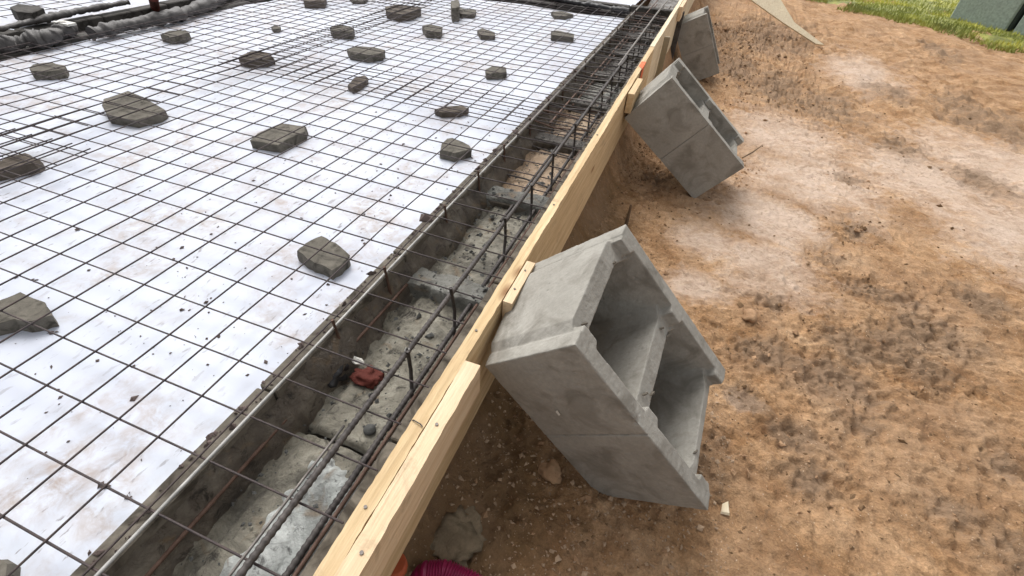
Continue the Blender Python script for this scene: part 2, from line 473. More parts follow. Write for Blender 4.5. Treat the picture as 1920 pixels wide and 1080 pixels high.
# ------------------------------------------------------------------ white insulation beds
def zsheet(X, Y): return -.047 + .0035 * fbm(X * 2.4, Y * 2.4, 40, 3) + .0008 * vn(X * 22, Y * 22, 41)
def bed(x0, x1, y0, y1, name):
    def zf(X, Y): return zsheet(X, Y)
    o = grid_obj(name, np.linspace(x0, x1, max(8, int((x1 - x0) / .03))), np.linspace(y0, y1, max(8, int((y1 - y0) / .03))), zf, M_sheet)
    # ragged edges: pull the border vertices in and out
    me = o.data
    for v in me.vertices:
        x, y = v.co.x, v.co.y
        if abs(x - x1) < .02: v.co.x = x + .004 * float(vn(y * 5, 1, 50)) + .003 * float(vn(y * 23, 3, 51))
        if abs(x - x0) < .02: v.co.x = x + .10 * float(vn(y * 1.7, 2, 52))
        if abs(y - y1) < .02: v.co.y = y + .035 * float(vn(x * 3.1, 4, 53))
    return tag(o, kind='structure')
bed(-2.10, .660, -1.4, 4.50, 'insulation_bed')
bed(-6.0, -2.66, -1.4, 13.0, 'insulation_bed')
bed(-2.05, .62, 5.06, 13.0, 'insulation_bed')

# ------------------------------------------------------------------ foundation walls of hollow blocks
def wall_block_vf(L, W, zt, zb, zweb, t=.045, jig=0.0):
    V, F = [], []
    def pr(poly, a, b): prism_vf(poly, a, b, V, F)
    pr([(0, 0), (L, 0), (L, t), (0, t)], zb, zt)
    pr([(0, W - t), (L, W - t), (L, W), (0, W)], zb, zt - .002)
    e = .042
    pr([(0, t), (e, t), (e + .02, t), (e, t + .03), (e, W - t - .03), (e + .02, W - t), (0, W - t)], zb, zweb)
    pr([(L - e - .02, t), (L, t), (L, W - t), (L - e - .02, W - t), (L - e, W - t - .03), (L - e, t + .03)], zb, zweb - .004)
    return V, F
WX0, WX1 = .668, 1.034
wall = empty('foundation_wall', (.85, 1.6, -.55))
tag(wall, 'low wall of hollow concrete blocks, cavities part filled with mortar, beside the long formwork board', 'block wall')
joints = [-.86, -.30, .275, .80, 1.36, 1.93, 2.46, 3.0, 3.55, 4.1, 4.62]
webz = [-.15, -.15, -.15, -.092, -.088, -.088, -.085, -.085, -.085, -.085]
for k in range(len(joints) - 1):
    y0, y1 = joints[k], joints[k + 1] - .006
    L = y1 - y0; W = WX1 - WX0
    V, F = wall_block_vf(L, W, -.014 + R_.uniform(-.003, .003), -.55, webz[k])
    V = [(WX0 + v, y0 + u, z) for (u, v, z) in V]
    F = [tuple(reversed(f)) for f in F]
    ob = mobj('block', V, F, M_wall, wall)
    bevel_mesh(ob, .003)
    # chip the visible shell edge
    # mortar fill of this block's cavity
    mt = [M_fill, M_fill, M_fillb, M_fillb, M_fills, M_fills, M_fill, M_filld, M_filld, M_filld][k]
    if k == 1: mt = M_fillb
    def zf(X, Y, k=k):
        z = -.113 + .010 * fbm(X * 9, Y * 9, 60 + k, 4) + .007 * fbm(X * 34, Y * 34, 61, 3) + .002 * vn(X * 110, Y * 110, 62)
        e = np.clip((X - .715) / .04, 0, 1)
        z = z + .022 * (1 - e) * (1 + .8 * vn(Y * 11, 1, 9)) - .016 * np.exp(-((X - .762) / .014) ** 2)
        d0 = np.minimum(Y - y0, y1 - Y)
        if k < 3: z = z - .016 * np.clip(1 - (Y - y0) / .010, 0, 1) - .012 * np.clip(1 - (y1 - Y) / .006, 0, 1)
        return z - (.006 if k > 1 else .0) * np.clip(1 - d0 / .12, 0, 1)
    fo = grid_obj('mortar_fill', np.linspace(.712, .992, 48), np.linspace(y0 + (.001 if k < 3 else .046), y1 - (.001 if k < 2 else .03), 90), zf, mt, wall)
for k in range(3, len(joints) - 1):
    jy = joints[k]
    grid_obj('mortar_ridge', np.linspace(.712, .992, 56), np.linspace(jy - .052, jy + .050, 22),
             lambda X, Y: -.079 + .006 * fbm(X * 24, Y * 24, 90 + k, 4) + .007 * fbm(X * 8, Y * 8, 91 + k, 2)
             - .05 * np.clip((np.abs(Y - jy) - .040 - .006 * vn(X * 24, k, 5)) / .006, 0, 1), M_ridge if k < 5 else M_filld, wall)
# brighter poured patch near the camera between the bars (own colour)
def zpatch(X, Y):
    z = -.112 + .010 * fbm(X * 13, Y * 13, 62, 4) + .007 * fbm(X * 34, Y * 34, 71, 4)
    edge = np.maximum(np.abs(X - .905) / .082, np.abs(Y - .05) / .17) + .28 * fbm(X * 22, Y * 22, 73, 3)
    return z + .006 - .05 * np.clip((edge - .85) * 3, 0, 1)
fo = grid_obj('pale_mortar_patch', np.linspace(.80, .992, 60), np.linspace(-.16, .27, 120), zpatch, M_fillw, wall)
fo['label'] = 'whitish poured mortar patch'

bank = grid_obj('mud_bank', np.linspace(.7115, .79, 28), np.linspace(-.6, 3.4, 700),
    lambda X, Y: -.119 + .088 * np.clip(1 - (X - .712) / (.040 + .012 * vn(Y * 7, 3, 4)), 0, 1) ** .8 * (1 + .35 * fbm(Y * 8, X * 8, 66, 3)) + .008 * fbm(X * 40, Y * 40, 67, 3) - .04 * np.clip((X - .746 - .010 * fbm(Y * 14, 2, 68, 3)) / .012, 0, 1), M_mud, wall)
bank['kind'] = 'stuff'

def trench_wall(name, label, blocks, mat, rot=False):
    wl = empty(name, (*np.mean([b[:2] for b in blocks], axis=0), -.55))
    tag(wl, label, 'block wall')
    for (x, y, lx, ly) in blocks:
        V, F = box_vf(x, x + lx, y, y + ly, -.55, -.03 + R_.uniform(-.012, .006))
        ob = mobj('block', V, F, mat, wl); bevel_mesh(ob, .006)
    return wl
lb = []
y = 0.2
while y < 5.0:
    lb.append((-2.24, y, .12, .49)); lb.append((-2.64, y + .1, .10, .49)); y += .5
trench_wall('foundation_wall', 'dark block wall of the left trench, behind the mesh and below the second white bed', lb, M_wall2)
fb = []
x = -2.0
while x < .60:
    fb.append((x, 4.62, .49, .07)); fb.append((x + .1, 4.96, .49, .09)); x += .5
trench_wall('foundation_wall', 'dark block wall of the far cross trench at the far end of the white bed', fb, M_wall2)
# trench bottoms
grid_obj('trench_bottom', np.linspace(-2.56, -2.10, 20), np.linspace(-1, 13, 200), lambda X, Y: -.24 + .03 * fbm(X * 6, Y * 6, 80, 3), M_filld)['kind'] = 'structure'
grid_obj('trench_bottom', np.linspace(-2.1, .66, 120), np.linspace(4.5, 5.05, 24), lambda X, Y: -.22 + .03 * fbm(X * 6, Y * 6, 81, 3), M_filld)['kind'] = 'structure'
grid_obj('trench_bottom', np.linspace(.66, 1.03, 20), np.linspace(4.62, 13, 120), lambda X, Y: -.14 + .03 * fbm(X * 6, Y * 6, 82, 3), M_filld)['kind'] = 'structure'

# rolled grey membrane lying along the left trench edge
def roll(name, pts, rad, mat, label, cat, seed=0, sides=14, n=70, squash=.75):
    pts = np.array(pts, float)
    t = np.linspace(0, len(pts) - 1, n); i = np.clip(t.astype(int), 0, len(pts) - 2); f = (t - i)[:, None]
    P = pts[i] * (1 - f) + pts[i + 1] * f
    rr = [rad * (1 + .35 * float(vn(k * .13, seed, 3)) + .2 * float(vn(k * .5, seed, 5))) for k in range(n)]
    V, F = tube_vf(P, rr, sides)
    V = np.array(V); c = P.repeat(sides, 0)
    ang = np.arange(len(V))
    V[:, 2] = c[:, 2] + (V[:, 2] - c[:, 2]) * squash
    V += .18 * rad * np.stack([vn(ang * .37, seed, 7), vn(ang * .41, seed, 8), vn(ang * .29, seed, 9)], -1)
    return tag(mobj(name, V, F, mat, smooth=True), label, cat)
roll('membrane_roll', [at(-60, 100, 0), at(20, 82, 0), at(90, 70, .01), at(135, 52, .01)], .050, M_film,
     'crumpled grey membrane roll at the trench edge in the top left corner', 'membrane', 1)
roll('membrane_roll', [at(170, 62, 0), at(250, 44, 0), at(330, 28, 0), at(390, 8, 0), at(440, -15, 0)], .046, M_film,
     'longer grey membrane roll running along the left trench edge past the red stub', 'membrane', 2)
roll('membrane_roll', [at(-60, 68, 0), at(60, 40, 0), at(140, 22, 0), at(240, 4, 0)], .022, M_film,
     'black membrane strip on the far side of the left trench', 'membrane', 3)
roll('membrane_roll', [at(1010, -12, 0), at(1060, 2, 0), at(1110, 10, 0), at(1180, 22, 0)], .03, M_blk,
     'dark membrane strip along the far end of the white bed', 'membrane', 4, n=50)
V, F = tube_vf([at(291, 14, -.05), at(289, 5, .02), at(287, -6, .12)], .03, 10)
tag(mobj('pipe_stub', V, F, M_rag, smooth=True), 'dull red pipe stub standing in the left trench at the top', 'pipe')
# white scrap on the roll
V, F = box_vf(0, .12, 0, .05, 0, .012)
q = at(112, 47, .04); V = [(v[0] + q[0] - .05, v[1] + q[1], v[2] + q[2]) for v in V]
tag(mobj('foam_scrap', V, F, M_white), 'small white foam scrap lying beside the grey membrane roll', 'foam scrap')

# ------------------------------------------------------------------ welded wire mesh sheets
def sag(x, y, s): return .006 * vn(x * 1.3 + s, y * 1.3, 90 + s) + .003 * vn(x * 3.3, y * 3.3 + s, 91)
WR = .0021
def sheet(label, xw, yw, xr, yr, s, zoff, skew=0.0):
    """xw: x of the wires running away from the camera, yw: y of the cross wires"""
    root = empty('wire_mesh', ((xr[0] + xr[1]) / 2, (yr[0] + yr[1]) / 2, zoff))
    tag(root, label, 'rebar mesh', 'welded wire mesh sheets over the white bed')
    for x in xw:
        ys_ = np.arange(yr[0], yr[1] + .001, .06)
        e0 = R_.uniform(-.012, .012); e1 = R_.uniform(-.012, .012)
        ys_[0] += e0; ys_[-1] += e1
        xx = x + .0035 * vn(ys_ * 1.1, x * 7, 95 + s) + skew * (ys_ - yr[0])
        zz = zoff + sag(xx, ys_, s) + WR * .9
        V, F = tube_vf(np.stack([xx, ys_, zz], -1), WR, 6); mobj('wire', V, F, M_wire, root, True)
    for y in yw:
        xs_ = np.arange(xr[0], xr[1] + .001, .06); xs_[0] += R_.uniform(-.012, .012); xs_[-1] += R_.uniform(-.018, .012)
        yy = y + .0035 * vn(xs_ * 1.1, y * 7, 97 + s) - skew * (xs_ - xr[0])
        zz = zoff + sag(xs_, yy, s) - WR * .9
        V, F = tube_vf(np.stack([xs_, yy, zz], -1), WR, 6); mobj('wire', V, F, M_wire, root, True)
    return root
sheet('near mesh sheet reaching over the trench, ending at the doubled cross wires',
      np.arange(-10, 8) * .1, np.arange(-6, 22) * .1, (-1.03, 1.02), (-.64, 2.13), 0, 0.0)
sheet('far mesh sheet running from the doubled cross wires to the far trench',
      np.arange(-10, 8) * .1 + .012, 1.83 + np.arange(0, 28) * .098, (-1.03, 1.01), (1.80, 4.52), 1, .006, .002)
sheet('mesh sheet at the upper left, overlapping its neighbours in small squares',
      -.785 - np.arange(0, 14) * .1, .58 + np.arange(0, 34) * .1, (-2.12, -.76), (.55, 3.92), 2, .007, -.002)
sheet('mesh sheet at the left edge with free wire ends below the big square chunk',
      -.615 - np.arange(0, 15) * .1, .83 - np.arange(0, 15) * .1, (-2.1, -.60), (-.60, .875), 3, .012, .004)
sheet('small far mesh sheet whose wires crowd together at the top edge',
      -.83 - np.arange(0, 13) * .1, 3.55 + np.arange(0, 10) * .1, (-2.1, -.80), (3.5, 4.5), 4, .014, .003)
sheet('mesh sheet over the second white bed in the top left corner beyond the trench',
      -2.75 - np.arange(0, 16) * .15, .5 + np.arange(0, 30) * .15, (-5.1, -2.7), (.45, 4.9), 5, .01, .006)

# ------------------------------------------------------------------ reinforcement cage in the trench
cage = empty('rebar_cage', (.82, 1.8, -.20))
tag(cage, 'long rebar cage lying in the block wall trench next to the formwork board', 'rebar cage')
def bar(x, z, y0, y1, r, mat, name='bar', wob=.004, s=0, step=.05, lab=None, drift=0, rib=False):
    ys_ = np.arange(y0, y1, step)
    xx = x + wob * vn(ys_ * .9, s, 101) + drift * np.clip(ys_ - 1.2, 0, 9); zz = z + wob * .7 * vn(ys_ * 1.1, s + 5, 102)
    if rib:
        r = r * (1 + .09 * np.sign(np.sin(2 * np.pi * (ys_ + .3 * s) / .0125)))
    V, F = tube_vf(np.stack([xx, ys_, zz], -1), r, 10); o = mobj(name, V, F, mat, cage, True)
    if lab: o['label'] = lab
bar(.716, -.002, -.6, 1.78, .0034, M_barp, wob=.0018, s=1, lab='pale bright bar along the trench edge')
bar(.722, .004, 1.70, 5.6, .0062, M_bard, wob=.003, s=2, drift=-.004)
bar(.727, -.082, -.6, 2.4, .0044, M_barr, s=3, lab='rusty thin bar')
bar(.739, -.078, -.6, .80, .0042, M_barr, s=4, wob=.006, lab='rusty thin bar')
bar(.733, -.100, 2.2, 5.6, .006, M_bard, s=5)
bar(.919, .012, -.3, 3.1, .0064, M_bar, s=6, wob=.0025, rib=True, step=.0031)
bar(.906, .010, -.6, .30, .0026, M_bard, s=7, wob=.002, lab='thin pale wire beside the thick bar')
bar(.908, .006, 2.9, 5.6, .007, M_bard, s=8, drift=-.004)
bar(.934, -.092, -.3, 5.6, .0066, M_bar, s=9, wob=.003, drift=-.006, rib=True, step=.0031)
bar(.953, -.088, -.6, 2.1, .0044, M_barr, s=10, wob=.005)
bar(.80, -.004, 1.9, 5.6, .0045, M_barr, s=12, wob=.006)
bar(.845, -.095, 1.2, 5.6, .0050, M_bar, s=13, wob=.008)
bar(.78, -.085, 2.4, 5.6, .0050, M_barr, s=14, wob=.006)
for y in np.arange(1.9, 4.6, .115):
    V, F = tube_vf([(.712, y, .0 + R_.uniform(-.004, .01)), (.82, y + R_.uniform(-.02, .02), R_.uniform(-.012, .008)), (.975, y + R_.uniform(-.02, .02), R_.uniform(-.01, .01))], .003, 6); mobj('stirrup', V, F, R_.choice([M_bar, M_barr, M_bard]), cage, True)
for y in [-.18, .44, .66, 1.01, 1.27, 1.52, 1.83, 2.1, 2.35, 2.6, 2.82, 3.05, 3.28, 3.52, 3.75, 4.0, 4.25, 4.5]:
    j = lambda a: R_.uniform(-a, a)
    yt = y + .02 + j(.012)
    hi = .03 + j(.008)
    loop = [(.940, y - .012, -.118), (.930 + j(.003), yt, -.04), (.926 + j(.002), yt, hi)]
    V, F = tube_vf(loop, .0046, 8)
    mobj('stirrup', V, F, M_bar, cage, True)
    V, F = tube_vf([(.727, y + .03, -.12), (.722, y + .03, -.06), (.716, y + .03, .022)], .0038, 8)
    mobj('stirrup', V, F, M_barr, cage, True)
    if y > 1.4:
        V, F = tube_vf([(.722, y + .01, -.094), (.82, y + j(.02), -.098), (.938, y, -.106)], .0035, 6); mobj('stirrup', V, F, M_bar, cage, True)
        if R_.random() < .8:
            V, F = tube_vf([(.718, yt, .004), (.81, yt + j(.02), .0), (.925, yt, .008)], .0035, 6); mobj('stirrup', V, F, M_bar, cage, True)
for (px_, py_, z) in [(763, 655, .022), (880, 520, .018), (935, 418, .022), (993, 345, .022), (1035, 282, .02)]:
    q = at(px_, py_, z)
    V, F = [], []
    for a in range(2):
        th = a * 1.8; pts = [q + np.array([math.cos(th + u) * .0045, math.sin(th + u) * .006, .003 * math.sin(u * 3 + a) - .002]) for u in np.linspace(0, 4, 7)]
        tube_vf(pts, .0011, 5, V=V, F=F)
    mobj('wire_tie', V, F, M_barp, cage, True)

# debris in the trench
def lump(name, c, r, mat, label, cat, seed=0, squash=(1, 1, .6), sub=3, amp=.25):
    bm = bmesh.new(); bmesh.ops.create_icosphere(bm, subdivisions=sub, radius=1)
    for v in bm.verts:
        d = v.co.copy()
        k = 1 + amp * float(vn(d.x * 1.6 + seed, d.y * 1.6 + d.z * 1.9, seed)) + amp * .5 * float(vn(d.x * 4 + seed, d.y * 4 - d.z * 3.7, seed + 2))
        v.co = Vector((d.x * r * squash[0] * k, d.y * r * squash[1] * k, d.z * r * squash[2] * k))
    me = bpy.data.meshes.new(name); bm.to_mesh(me); bm.free(); me.materials.append(mat)
    o = bpy.data.objects.new(name, me); COL.objects.link(o); o.location = c
    me.polygons.foreach_set('use_smooth', [sub > 2] * len(me.polygons))
    return tag(o, label, cat)
q = at(693, 806, -.112); lump('stone', q, .014, M_stone, 'round dark grey stone on the mortar between the two thick bars', 'stone', 3, (1, 1, .8), amp=.1)
q = at(686, 706, -.108); lump('red_rag', q, .036, M_rag, 'crumpled red brown rag in the trench under the rusty wire', 'rag', 5, (1.0, .72, .4), 4, .6)
q = at(625, 700, -.100); lump('dark_lump', q, .035, M_blk, 'black film lump beside the red rag', 'plastic film', 6, (.9, 1.2, .6), 3, .5)
q = at(790, 470, -.10); lump('dark_lump', q, .045, M_wall2, 'dark crumbly soil lump at the trench edge beyond the first web', 'soil lump', 8, (.8, 1.3, .7), 3, .6)
q = at(672, 676, -.095); lump('white_crumb', q, .012, M_white, 'small whitish crumb on top of the red rag', 'crumb', 9, (1.4, .7, .5), 2, .5)

# scattered crumbs and dirt on the sheet and mortar
def crumbs(name, pts, mat, label, cat):
    V, F = [], []
    base = [(1, 0, 0), (-1, 0, 0), (0, 1, 0), (0, -1, 0), (0, 0, 1), (0, 0, -1)]
    fc = [(0, 2, 4), (2, 1, 4), (1, 3, 4), (3, 0, 4), (2, 0, 5), (1, 2, 5), (3, 1, 5), (0, 3, 5)]
    for (x, y, z, r) in pts:
        b = len(V); a = R_.uniform(0, 6.28); ca, sa = math.cos(a), math.sin(a)
        sx, sy, sz = R_.uniform(.5, 1.5), R_.uniform(.5, 1.2), R_.uniform(.4, .9)
        for (u, v, w_) in base:
            u, v, w_ = u * sx * r, v * sy * r, w_ * sz * r
            u += R_.uniform(-.3, .3) * r; v += R_.uniform(-.3, .3) * r
            V.append((x + u * ca - v * sa, y + u * sa + v * ca, z + w_))
        F += [tuple(b + i for i in f) for f in fc]
    return tag(mobj(name, V, F, mat), label, cat, kind='stuff')
pts = []
while len(pts) < 520:
    x = .66 - abs(R_.gauss(0, .45)); y = R_.uniform(-.2, 2.4) if R_.random() < .75 else R_.uniform(-.2, 4)
    if x < -2: continue
    if float(vn(x * 3, y * 3, 8)) < R_.uniform(-.9, .5): continue
    pts.append((x, y, float(zsheet(x, y)) + .001, min(.007, R_.expovariate(1 / .0017) + .0008)))
for (a, b, r) in [(385, 568, .009), (342, 580, .007), (100, 622, .010), (145, 430, .008), (68, 525, .008), (200, 905, .010), (240, 932, .006),
                  (30, 520, .006), (410, 425, .007), (572, 590, .006), (345, 520, .004)]:
    q = at(a, b, -.045)
    for _ in range(4): pts.append((q[0] + R_.gauss(0, r * .5), q[1] + R_.gauss(0, r * .5), q[2], r * R_.uniform(.3, .7)))
crumbs('dirt_crumbs', pts, M_clod2, 'dark dirt crumbs strewn over the white sheet', 'dirt')
pts = []
for _ in range(1100):
    x = R_.uniform(.72, .99); y = R_.uniform(-.2, 2.6)
    pts.append((x, y, -.110 + R_.uniform(-.004, .006), R_.expovariate(1 / .0024) + .001))
for jy in joints[3:8]:
    for _ in range(60): pts.append((R_.uniform(.72, .99), jy + R_.uniform(-.04, .04), -.077, R_.expovariate(1 / .0022) + .0008))
crumbs('mortar_crumbs', pts, M_stone, 'grey mortar crumbs in the trench', 'rubble')
pts = []
for _ in range(420):
    y = R_.uniform(-.2, 4.4)
    pts.append((.672 + abs(R_.gauss(0, .018)), y, -.013, R_.expovariate(1 / .0028) + .001))
crumbs('edge_dirt', pts, M_clod2, 'dirt and mortar bits on the wall shell along the white edge', 'dirt')

# ------------------------------------------------------------------ broken spacer chunks under the mesh
def chunk(poly, label, mat=None, zt=-.006, zb=-.048, seed=0, name='spacer_chunk', grow=1.0):
    if zt < .02: zt -= .005
    P = np.array([at(a, b, zt)[:2] for a, b in poly])
    c = P.mean(0); ring = []
    for i, p in enumerate(P):
        q2 = P[(i + 1) % len(P)]; L2 = np.linalg.norm(q2 - p)
        ring.append(p)
        for f in ((.33, .66) if L2 > .03 else ()):
            nn = np.array([-(q2 - p)[1], (q2 - p)[0]]) / L2
            ring.append(p + (q2 - p) * f + nn * .0022 * float(vn(i * 3.1 + f * 5, seed, 9)))
    ring = np.array(ring); n = len(ring); V, F = [], []
    sh = np.array([.004 * float(vn(seed, 1, 5)), .004 * float(vn(seed, 2, 5))])
    for li, (s, z) in enumerate([(grow, zb), (1.01, zb * .45 + zt * .55), (1.0, zt - .002), (.975, zt)]):
        for k, p in enumerate(ring):
            j = 1 + (.022 * float(vn(k * 1.3, li * 1.7 + seed, seed + 3)) if li < 2 else 0)
            q = c + (p - c) * s * j + sh * (li < 2)
            tz = .0035 * float(vn(p[0] * 25, p[1] * 25, seed + 6)) if li > 1 else 0
            V.append((q[0], q[1], z + tz))
    for li in range(3):
        for k in range(n):
            a, b = li * n + k, li * n + (k + 1) % n
            F.append((a, b, b + n, a + n))
    V.append((c[0], c[1], zt - .001)); F += [(3 * n + k, 3 * n + (k + 1) % n, len(V) - 1) for k in range(n)]
    F.append(tuple(reversed(range(n))))
    # orientation check
    area = sum(ring[i][0] * ring[(i + 1) % n][1] - ring[(i + 1) % n][0] * ring[i][1] for i in range(n))
    if area < 0: F = [tuple(reversed(f)) for f in F]
    o = mobj(name, V, F, mat or M_chunk)
    return tag(o, label, 'concrete chunk', 'broken concrete chunks propping the mesh off the white sheet')
CH = [
 ([(-30, 578), (0, 560), (38, 547), (62, 558), (84, 566), (98, 592), (60, 602), (46, 604), (28, 600), (-30, 612)], 'large flat broken chunk cut by the left edge, lowest of the big ones', None, -.006),
 ([(557, 470), (572, 456), (603, 442), (630, 455), (656, 478), (640, 496), (622, 506), (604, 496), (588, 492), (572, 482)], 'tan grey chunk nearest the trench bar, below the middle of the white bed', None, -.006),
 ([(828, 268), (838, 259), (848, 258), (880, 271), (885, 279), (866, 284), (852, 288), (826, 281)], 'angular chunk with pale top beside the white edge, near the middle of the trench', None, -.008),
 ([(468, 262), (482, 250), (527, 230), (573, 237), (571, 246), (521, 271), (500, 268)], 'long rectangular chunk with olive top left of the bed centre', None, -.006),
 ([(190, 196), (194, 185), (240, 170), (272, 183), (310, 206), (298, 214), (252, 224), (200, 216)], 'big square dark chunk under the band of doubled mesh', None, -.004),
 ([(-20, 306), (10, 296), (48, 287), (72, 297), (62, 306), (20, 314), (-20, 322)], 'dark brown chunk at the left edge below the crowded wires', 'r', -.004),
 ([(54, 127), (62, 121), (98, 117), (122, 122), (120, 130), (90, 134), (58, 133)], 'rounded chunk in the upper left, between trench roll and big square chunk', None, .000),
 ([(300, 64), (318, 58), (348, 56), (355, 61), (342, 67), (318, 69)], 'small chunk with pale ridge close to the left trench', None, .000),
 ([(446, 108), (470, 96), (500, 99), (512, 106), (494, 112), (460, 112)], 'dark brown chunk amid the doubled wires left of centre', 'r', .000),
 ([(508, 50), (515, 47), (526, 50), (524, 54), (512, 55)], 'tiny pebble sized chunk alone near the top of the bed', None, -.02),
 ([(618, 50), (628, 46), (648, 47), (664, 53), (660, 60), (640, 58), (622, 57)], 'blocky olive chunk left of the tall dark chunk', None, .004),
 ([(651, 92), (668, 86), (700, 88), (722, 93), (718, 100), (690, 104), (656, 98)], 'long pale topped chunk in the upper middle of the bed', None, .000),
 ([(652, 158), (665, 146), (682, 140), (690, 146), (676, 158), (662, 165)], 'narrow reddish brown chunk lying slanted between doubled cross wires', 'r', -.012),
 ([(722, 12), (742, 8), (770, 10), (789, 15), (770, 24), (748, 26), (724, 20)], 'tall dark brown chunk near the top middle', 'r', .012),
 ([(792, 48), (806, 45), (830, 51), (826, 60), (800, 58)], 'square chunk just right of the long pale topped one', None, .000),
 ([(847, 14), (856, 11), (866, 15), (893, 19), (890, 26), (866, 26), (848, 22)], 'chunk at the top with an upright broken corner', None, -.012),
 ([(895, 56), (904, 52), (928, 60), (928, 66), (902, 66)], 'small dark chunk right of the square one', None, -.010),
 ([(910, 130), (924, 123), (948, 126), (950, 134), (934, 137), (912, 137)], 'little round chunk with light band in the right half of the bed', None, -.004),
 ([(815, 205), (832, 199), (868, 199), (879, 203), (862, 209), (828, 210)], 'low dark sliver chunk under the paired cross wires', 'r', -.014),
 ([(1033, 22), (1052, 20), (1075, 26), (1060, 30), (1040, 29)], 'flat greenish chunk near the far right corner of the bed', None, -.016),
 ([(1034, 57), (1050, 58), (1077, 63), (1076, 70), (1034, 66)], 'neat rectangular chunk with pale top near the far right corner', None, -.004),
 ([(567, -12), (590, -14), (612, -8), (608, 2), (570, 1)], 'chunk cut off by the top edge left of the tall dark chunk', 'r', .010),
 ([(655, -6), (675, -8), (690, -3), (684, 2), (662, 2)], 'small chunk touching the top edge beside the tall dark chunk', None, -.02),
 ([(-20, 1052), (0, 1048), (12, 1056), (10, 1078), (-20, 1100)], 'chunk cut by the bottom left corner of the picture', None, -.010),
]
for i, (pl, lb_, mk, zt) in enumerate(CH):
    chunk(pl, lb_, M_chunkr if mk == 'r' else None, zt, seed=i * 3 + 1)
# upright corner of the L-shaped chunk
up = chunk([(845, 2), (858, -2), (862, 6), (860, 14), (847, 14)], 'upright broken piece standing behind the L shaped chunk at the top', None, .05, seed=77)
# mushroom shaped piece on the far left bed
up = chunk([(18, 14), (34, 8), (72, 10), (82, 16), (60, 24), (30, 22)], 'dark table like chunk on the far left bed beside the trench', M_wall2, .045, zb=-.02, seed=78)

